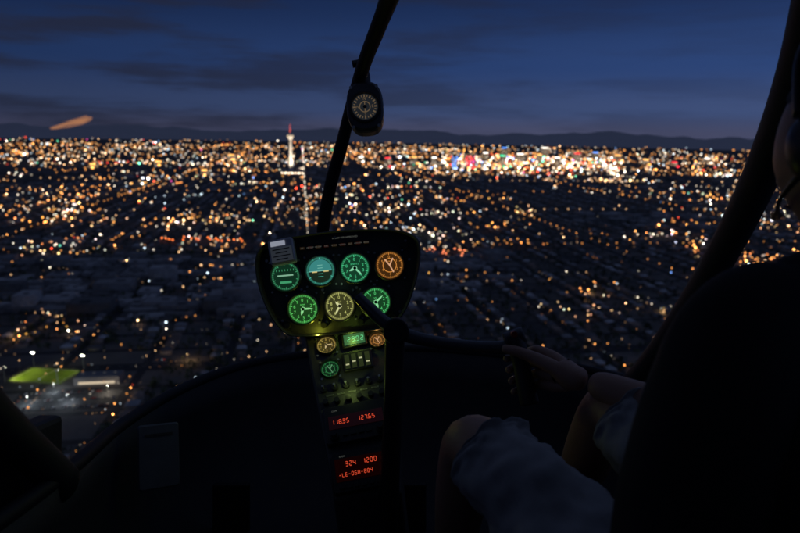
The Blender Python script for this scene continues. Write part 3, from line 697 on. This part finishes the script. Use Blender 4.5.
# transponder
b_.box((0,-.008,S(.875)),(.132,.020,.080),0,FM,bev=.004); b_.box((.0,-.0185,S(.86)),(.114,.002,.048),7,FM)
for k in range(7): b_.box((-.046+k*.0152,-.0205,S(.95)),(.010,.004,.008),4,FM)
b_.box((0,-.004,S(.49)+.0),(.13,.006,.006),0,FM)
b_.cyl((.020,S(.515)),.0028,-.012,-.003,8,FM,n=10)
sevenseg(b_,'118.35',-.053,-.0202,S(.590),.0092,9,FM); sevenseg(b_,'127.65',.004,-.0202,S(.590),.0092,9,FM)
sevenseg(b_,'324',-.034,-.0202,S(.832),.0092,9,FM); sevenseg(b_,'1200',.002,-.0202,S(.832),.0092,9,FM)
sevenseg(b_,'-LE-06A-884',-.050,-.0202,S(.888),.0075,9,FM)
sevenseg(b_,'29.92',.006,-.0106,S(.07),.012,10,FM)
b_.build('avionics',[bez,emat('green_lcd',(.10,.50,.20),.20),emat('gauge_strip',(.25,.35,.10),.06),emat('strip_pointer',(.9,.9,.5),.5),bez,alu,mat('label_strip',(.25,.25,.24),.6),mat('display_glass',(.03,.004,.003),.15,emit=(1,.05,.02),es=.004),redl,digR,digG],con)
for k,s_ in enumerate(('MASTER','STROBE','NAV','LDG','PANEL')): text(s_,.0042,mat('ink',(.02,.02,.02)) if k==0 else bpy.data.materials['ink'],con,-.052+k*.026,-.0022,S(.40),FM,name='switch_text_%d'%k)
text('COM',.005,lab,con,-.045,-.0195,S(.523),FM,name='com_text'); text('XPDR',.005,lab,con,-.04,-.0195,S(.788),FM,name='xpdr_text')
# post lights (small lit instrument lamps)
def plight(x,y,z,e,col,par,r=.003):
    l=bpy.data.lights.new('post_light','POINT'); l.energy=e; l.color=col; l.shadow_soft_size=r; o=bpy.data.objects.new('post_light',l); link(o,par,Matrix.Translation((x,y,z)))
plight(-.060,-.024,-.100,.11,(.85,.90,.07),panel)
plight(.02,-.030,-.105,.045,(.55,.9,.10),panel)
plight(.080,-.024,-.108,.016,(1,.5,.12),panel)
plight(.01,-.12,-.10,.030,(.6,.85,.2),con)
plight(0,-.045,.025,.006,(.5,.9,.5),panel)

# ================================================================= COMPASS
M_cmp=M_cab@Matrix.Translation((-.077,1.38,.352))@Matrix.Rotation(R(-4),4,'Y')
cmp_=empty('magnetic_compass',M_cmp)
b_=MB(); pts=[]
for k in range(36):
    a=2*math.pi*k/36; pts.append((.041*math.copysign(abs(math.cos(a))**.7,math.cos(a)),.056*math.copysign(abs(math.sin(a))**.75,math.sin(a))))
pts=pts[::-1]
b_.prism(pts,[(.06,.75),(.045,.97),(0,1),(-.012,.97),(-.016,.88)],0); b_.build('housing',[mat('compass_housing',(.035,.035,.04),.4)],cmp_)
b_=MB(); b_.ring((0,-.002),[(.035,-.016),(.034,-.022),(.030,-.022),(.028,-.0165)],0); b_.cyl((0,-.002),.029,-.0165,-.0172,1)
for k in range(24):
    a=2*math.pi*k/24; b_.box((0,0,.0235),(.0018 if k%2 else .003,.0006,.006 if k%2==0 else .004),2,Matrix.Translation((0,-.0178,-.002))@Matrix.Rotation(a,4,'Y'))
b_.ring((0,-.002),[(.0125,-.0178),(.0105,-.0178)],2); b_.box((0,-.0182,-.002),(.002,.0008,.022),2); b_.cyl((0,-.002),.004,-.0195,-.017,0,n=14)
for(x,z) in((-.028,.042),(.028,.042),(-.028,-.045),(.028,-.045)): b_.cyl((x,z),.0035,-.018,-.013,3,n=12)
b_.build('dial',[bez,mat('compass_face',(.06,.06,.06),.4,emit=(.6,.7,.8),es=.018),mat('compass_marks',(.5,.4,.25),.5,emit=(1,.66,.32),es=.10),alu],cmp_)
for k,s_ in enumerate('NESW'): 
    a=k*math.pi/2; text(s_,.009,bpy.data.materials['compass_marks'],cmp_,.017*math.sin(a),-.0182,-.002+.017*math.cos(a),name='cardinal_%d'%k)
tube('bracket',[(0,.02,.05),(.004,.015,.078),(-.006,.005,.098)],[.016,.011,.013],bez,cmp_)
tube('clamp',[(-.022,.0,.098),(.018,.0,.103)],.008,bez,cmp_)

# ================================================================= CYCLIC STICK
cyc=empty('control_stick',M_cab)
stk=mat('stick_tube',(.07,.07,.075),.35,metal=.2)
tube('column',[(-.030,1.28,-.62),(-.022,1.27,-.45),(-.014,1.255,-.28),(-.010,1.25,-.128)],[.024,.021,.019,.020],blk2,cyc)
tube('t_bar',[(-.086,1.26,-.060),(-.066,1.255,-.080),(-.036,1.25,-.108),(0,1.245,-.132),(.05,1.235,-.146),(.11,1.225,-.154),(.17,1.21,-.157),(.212,1.20,-.156)],[.011,.012,.0135,.0145,.0125,.0115,.012,.014],stk,cyc)
b_=MB(); b_.cyl((-.008,-.128),.026,1.225,1.275,0,n=24); b_.build('pivot',[blk2],cyc,bevel=.004)
gA=Vector((.222,1.2,-.135)); gB=Vector((.248,1.19,-.262))
tube('grip',[gA+Vector((0,0,.006)),gA.lerp(gB,.15),gA.lerp(gB,.4),gA.lerp(gB,.7),gB],[.016,.0185,.016,.018,.019],mat('rubber_grip',(.03,.03,.03),.5),cyc)
tube('grip_head',[gA+Vector((-.020,0,-.008)),gA+Vector((.016,-.002,.004))],[.015,.016],stk,cyc)
b_=MB(); b_.cyl((.216,-.128),.006,1.172,1.186,0,n=14); b_.build('trigger_button',[mat('red_button',(.25,.03,.02),.4)],cyc)
# collective lever
col_=empty('collective_lever',M_cab)
tube('lever',[(.13,.45,-.70),(.13,.70,-.58),(.135,.90,-.49)],[.014,.014,.018],blk2,col_)
tube('throttle_grip',[(.133,.80,-.535),(.136,.93,-.476)],.021,bez,col_)

# ================================================================= PILOT
pil=empty('pilot',M_cab)
def skinmat(): 
    m=mat('skin',(.40,.23,.16),.5,noise_amt=.12,noise_scale=25,bump=.25,bscale=220); 
    m.node_tree.nodes['Principled BSDF'].inputs['Subsurface Weight'].default_value=.08; m.node_tree.nodes['Principled BSDF'].inputs['Subsurface Radius'].default_value=(.01,.004,.002); return m
skin=skinmat(); shirt=mat('black_shirt',(.012,.012,.014),.9,noise_amt=.3,noise_scale=10); shorts=mat('grey_shorts',(.38,.375,.37),.92,spec=.15,noise_amt=.12,noise_scale=18,bump=.5,bscale=700)
shoe=mat('shoe',(.03,.03,.03),.6); hair=mat('dark_hair',(.02,.014,.01),.6,noise_amt=.5,noise_scale=80,bump=1,bscale=300)
def skinned(name,verts,edges,parent,mats,classify=None,sub=2,root=0):
    me=bpy.data.meshes.new(name+'_sk'); me.from_pydata([v[0] for v in verts],edges,[]); o=bpy.data.objects.new(name+'_sk',me); scene.collection.objects.link(o)
    bpy.context.view_layer.objects.active=o; sk=o.modifiers.new('Skin','SKIN'); sk.use_smooth_shade=True
    for i,v in enumerate(verts):
        r=v[1]; r=(r,r) if not isinstance(r,tuple) else r
        me.skin_vertices[0].data[i].radius=r; me.skin_vertices[0].data[i].use_root=(i==root)
    ss=o.modifiers.new('Sub','SUBSURF'); ss.levels=sub; ss.render_levels=sub
    dg=bpy.context.evaluated_depsgraph_get(); nm=bpy.data.meshes.new_from_object(o.evaluated_get(dg)); nm.name=name
    bpy.data.objects.remove(o)
    nm.materials.clear()
    for m in mats: nm.materials.append(m)
    nm.polygons.foreach_set('use_smooth',[True]*len(nm.polygons))
    if classify:
        for p in nm.polygons: p.material_index=classify(p.center)
    else:
        for p in nm.polygons: p.material_index=0
    return link(bpy.data.objects.new(name,nm),parent)
B={}
def add(n,p,r): B[n]=(len(B),Vector(p),r)
add('pel',(.43,.70,-.50),(.15,.115)); add('sp',(.45,.68,-.35),(.135,.105)); add('ch',(.485,.67,-.17),(.165,.115)); add('nb',(.52,.675,-.02),.068); add('nt',(.53,.695,.06),.054)
add('sL',(.355,.66,-.090),.064); add('uL',(.305,.635,-.22),.052); add('eL',(.255,.62,-.36),.044); add('fL',(.215,.70,-.41),.040); add('wL',(.165,.82,-.475),.026)
add('sR',(.650,.71,-.085),.064); add('uR',(.595,.83,-.18),.052); add('eR',(.54,.95,-.27),.043); add('fR',(.465,1.01,-.245),.041); add('wR',(.335,1.115,-.205),.027)
add('hL',(.34,.72,-.50),.098); add('tL',(.23,.90,-.39),.078); add('kL',(.122,1.08,-.285),.056); add('cL',(.115,1.16,-.42),.055); add('aL',(.105,1.30,-.645),.034)
add('hR',(.53,.72,-.50),.098); add('tR',(.46,.92,-.37),.078); add('kR',(.385,1.13,-.235),.056); add('cR',(.375,1.22,-.36),.055); add('aR',(.365,1.42,-.575),.034)
add('fo',(.10,1.36,-.68),.036); add('to',(.095,1.46,-.69),.03); add('fo2',(.362,1.47,-.61),.036); add('to2',(.358,1.58,-.60),.03)
E=[('pel','sp'),('sp','ch'),('ch','nb'),('nb','nt'),('ch','sL'),('sL','uL'),('uL','eL'),('eL','fL'),('fL','wL'),('ch','sR'),('sR','uR'),('uR','eR'),('eR','fR'),('fR','wR'),('pel','hL'),('hL','tL'),('tL','kL'),('kL','cL'),('cL','aL'),('pel','hR'),('hR','tR'),('tR','kR'),('kR','cR'),('cR','aR'),('aL','fo'),('fo','to'),('aR','fo2'),('fo2','to2')]
lblm={('pel','sp'):1,('sp','ch'):1,('ch','nb'):1,('ch','sL'):1,('sL','uL'):1,('ch','sR'):1,('sR','uR'):1,('uL','eL'):1,('uR','eR'):1,('pel','hL'):2,('hL','tL'):2,('pel','hR'):2,('hR','tR'):2,('aL','fo'):3,('fo','to'):3,('aR','fo2'):3,('fo2','to2'):3}
def cls(c):
    best=9;lb=0
    for e in E:
        a,b2=B[e[0]][1],B[e[1]][1]; d_=b2-a; t_=max(0,min(1,(c-a).dot(d_)/d_.length_squared)); q=(c-(a+d_*t_)).length/max(.03,(B[e[0]][2] if not isinstance(B[e[0]][2],tuple) else B[e[0]][2][0]))
        if q<best: best=q; lb=lblm.get(e,0)
    return lb
order=sorted(B.items(),key=lambda k:k[1][0])
skinned('body',[(tuple(v[1]),v[2]) for k,v in order],[(B[a][0],B[b2][0]) for a,b2 in E],pil,[skin,shirt,shorts,shoe],cls)
# shorts legs (loose cloth with folds and hem)
for nm,h_,k_ in(('shorts_leg_1','hL','kL'),('shorts_leg_2','hR','kR')):
    a,b2=B[h_][1],B[k_][1]
    ps=[a.lerp(b2,t_)+Vector((0,0,.004)) for t_ in(-.05,.15,.35,.55,.72,.84,.875)]
    tube(nm,ps,[.108,.102,.094,.085,.077,.070,.071],shorts,pil,n=48,sub=10,wob=.017)
# shirt sleeves
tube('sleeve_1',[Vector((.49,.675,-.045)),Vector((.42,.665,-.062)),B['sL'][1]+Vector((.012,0,0)),B['uL'][1],B['uL'][1].lerp(B['eL'][1],.75),B['eL'][1]],[.060,.070,.078,.070,.064,.060],shirt,pil,n=28,wob=.006,flat_dir=(0,1,0),sub=8)
tube('sleeve_2',[Vector((.54,.68,-.045)),Vector((.60,.69,-.062)),B['sR'][1],B['uR'][1],B['uR'][1].lerp(B['eR'][1],.7)],[.060,.068,.075,.066,.062],shirt,pil,n=28,wob=.006,flat_dir=(0,1,0),sub=8)
# shirt torso fabric hanging to the lap
tube('shirt_torso',[B['pel'][1]+Vector((0,0,-.03)),B['sp'][1],B['ch'][1],B['ch'][1]+Vector((.01,0,.10)),B['nb'][1]+Vector((0,0,.0))],[.19,.17,.17,.13,.075],shirt,pil,n=32,flat=.75,flat_dir=(0,1,0),wob=.01)
# hands
def hand(name,W,g,ax,s,f,gr):
    ax=ax.normalized(); s=(s-ax*s.dot(ax)).normalized(); f=(f-ax*f.dot(ax)-s*f.dot(s)).normalized()
    vs=[(tuple(W),.024)]; es=[]
    pc=g+s*(gr+.022)-f*.012; vs.append((tuple(W.lerp(pc,.55)),(.026,.020))); es.append((0,1))
    for i,(off,ln,rd) in enumerate(((.033,1.0,.0092),(.011,1.08,.0095),(-.011,1.0,.009),(-.032,.82,.008))):
        kn=g+ax*off+s*(gr+.016)+f*.012; base=(W.lerp(kn,.45))+ax*off*.3
        p1=g+ax*(off-.002)+s*(gr*.55+.004)+f*(gr+.017)*ln
        p2=g+ax*(off-.004)-s*(gr*.55+.006)+f*(gr+.013)*ln
        p3=g+ax*(off-.005)-s*(gr+.011)*1.0+f*.000
        n0=len(vs)
        vs+= [(tuple(base),.014),(tuple(kn),.0125),(tuple(p1),rd),(tuple(p2),rd*.93),(tuple(p3),rd*.82)]
        es+= [(1,n0),(n0,n0+1),(n0+1,n0+2),(n0+2,n0+3),(n0+3,n0+4)]
    n0=len(vs)
    t1=W.lerp(g,.45)+ax*.018-f*.010; t2=g+ax*.028+s*(gr+.006)-f*(gr+.004); t3=g+ax*.045-s*.004-f*(gr+.010); t4=g+ax*.052-s*.026-f*(gr+.004)
    vs+= [(tuple(t1),.016),(tuple(t2),.0125),(tuple(t3),.0105),(tuple(t4),.0085)]; es+= [(1,n0),(n0,n0+1),(n0+1,n0+2),(n0+2,n0+3)]
    skinned(name,vs,es,pil,[skin])
gc=gA.lerp(gB,.52)
hand('right_hand',B['wR'][1],gc,gA-gB,Vector((.9,-.3,-.1)),Vector((.15,1,0)),.018)
hand('left_hand',B['wL'][1],Vector((.135,.87,-.505)),Vector((0,1,.4)),Vector((.3,-.2,1)),Vector((-1,0,.2)),.021)
# head
hd=bpy.data.meshes.new('head'); import bmesh
bm=bmesh.new(); bmesh.ops.create_icosphere(bm,subdivisions=5,radius=1)
def gs_(v,c,s_): return math.exp(-((v-Vector(c)).length/s_)**2)
for v in bm.verts:
    d_=v.co.copy(); x,y,z=d_
    X=x*.076*(1-.22*max(0,-z)**1.2*(1 if y>-.2 else .6)); Y=y*.096; Z=z*.118
    if z<-.2 and y<0: Y*=1-.35*(-z-.2)
    Y+=.026*gs_(d_,(0,1.0,-.12),.17)+.012*gs_(d_,(0,.98,.12),.12)        # nose
    Y+=.006*gs_(d_,(.25,.9,.28),.25)+.006*gs_(d_,(-.25,.9,.28),.25)       # brow
    Y-=.010*gs_(d_,(.33,.93,.08),.17)+.010*gs_(d_,(-.33,.93,.08),.17)     # sockets
    Y+=.007*gs_(d_,(0,.88,-.46),.16)-.005*gs_(d_,(0,.85,-.58),.08)+.012*gs_(d_,(0,.7,-.82),.25)
    X+=math.copysign(.004,x)*gs_(d_,(math.copysign(.6,x),.7,-.1),.3)
    v.co=(X,Y,Z)
bm.to_mesh(hd); bm.free()
for m in(skin,hair): hd.materials.append(m)
for p in hd.polygons:
    c=p.center; p.use_smooth=True
    hl=c.z>.055+max(0,c.y)*.25 or (c.y<-.02 and c.z>-.055+ .0) 
    p.material_index=1 if hl else 0
MH=Matrix.Translation((.532,.715,.135))@Matrix.Rotation(R(14),4,'Z')@Matrix.Rotation(R(-4),4,'X')
link(bpy.data.objects.new('head',hd),pil,MH)
# hair volume
hm=bpy.data.meshes.new('hair'); bm=bmesh.new(); bmesh.ops.create_icosphere(bm,subdivisions=4,radius=1)
for v in bm.verts:
    d_=v.co.copy(); k=1+.05*noise.noise(d_*9); v.co=(d_.x*.081*k,d_.y*.100*k-.004,d_.z*.121*k+.003)
dl=[v for v in bm.verts if v.co.z<.045+max(0,v.co.y)*.35 and not(v.co.y<-.02 and v.co.z>-.05)]
bmesh.ops.delete(bm,geom=dl,context='VERTS'); bm.to_mesh(hm); bm.free(); hm.materials.append(hair); link(bpy.data.objects.new('hair',hm),pil,MH)
# eyes, ears, mouth
b_=MB(); eyew=mat('eye_white',(.6,.6,.6),.3); iris=mat('iris',(.05,.03,.02),.2); lip=mat('lips',(.35,.14,.12),.5)
def ball(mb,c,r,mi,sx=1,sy=1,sz=1):
    vs=[];fs=[]
    for j in range(9):
        for i in range(14):
            a=2*math.pi*i/14; q=math.pi*j/8; vs.append((c[0]+r*sx*math.sin(q)*math.cos(a),c[1]+r*sy*math.sin(q)*math.sin(a),c[2]+r*sz*math.cos(q)))
    for j in range(8):
        for i in range(14): fs.append((j*14+i,(j+1)*14+i,(j+1)*14+(i+1)%14,j*14+(i+1)%14))
    mb.add(vs,fs,mi)
for sx in(-1,1):
    ball(b_,(sx*.028,.078,.012),.0115,0); ball(b_,(sx*.028,.0875,.012),.005,1,1,.4,1)
    ball(b_,(sx*.073,-.008,-.005),.030,3,.28,.62,1.0)
ball(b_,(0,.090,-.052),.022,2,1,.3,.22)
b_.build('face_features',[eyew,iris,lip,skin],pil,MH,smooth=True)
# headset
b_=MB()
for sx in(-1,1): ball(b_,(sx*.084,-.008,-.004),.036,0,.45,.85,1.05)
b_.build('headset_cups',[bez],pil,MH,smooth=True)
tube('headset_band',[(-.094,-.008,.03),(-.085,-.008,.10),(-.045,-.008,.137),(0,-.008,.146),(.045,-.008,.137),(.085,-.008,.10),(.094,-.008,.03)],.008,bez,pil,mw=MH)
tube('headset_mic',[(-.088,.0,-.03),(-.072,.045,-.050),(-.045,.078,-.060),(-.018,.106,-.060)],[.004,.003,.003,.008],bez,pil,mw=MH)

# ================================================================= CAMERA
cd=bpy.data.cameras.new('camera'); cam=bpy.data.objects.new('camera',cd); scene.collection.objects.link(cam); cam.matrix_world=M_cam
cd.lens=28; cd.sensor_width=36; cd.clip_start=.05; cd.clip_end=150000
cd.dof.use_dof=True; cd.dof.focus_distance=1.48; cd.dof.aperture_fstop=3.9
scene.camera=cam
print('lights',len(LP),'houses',cnt)
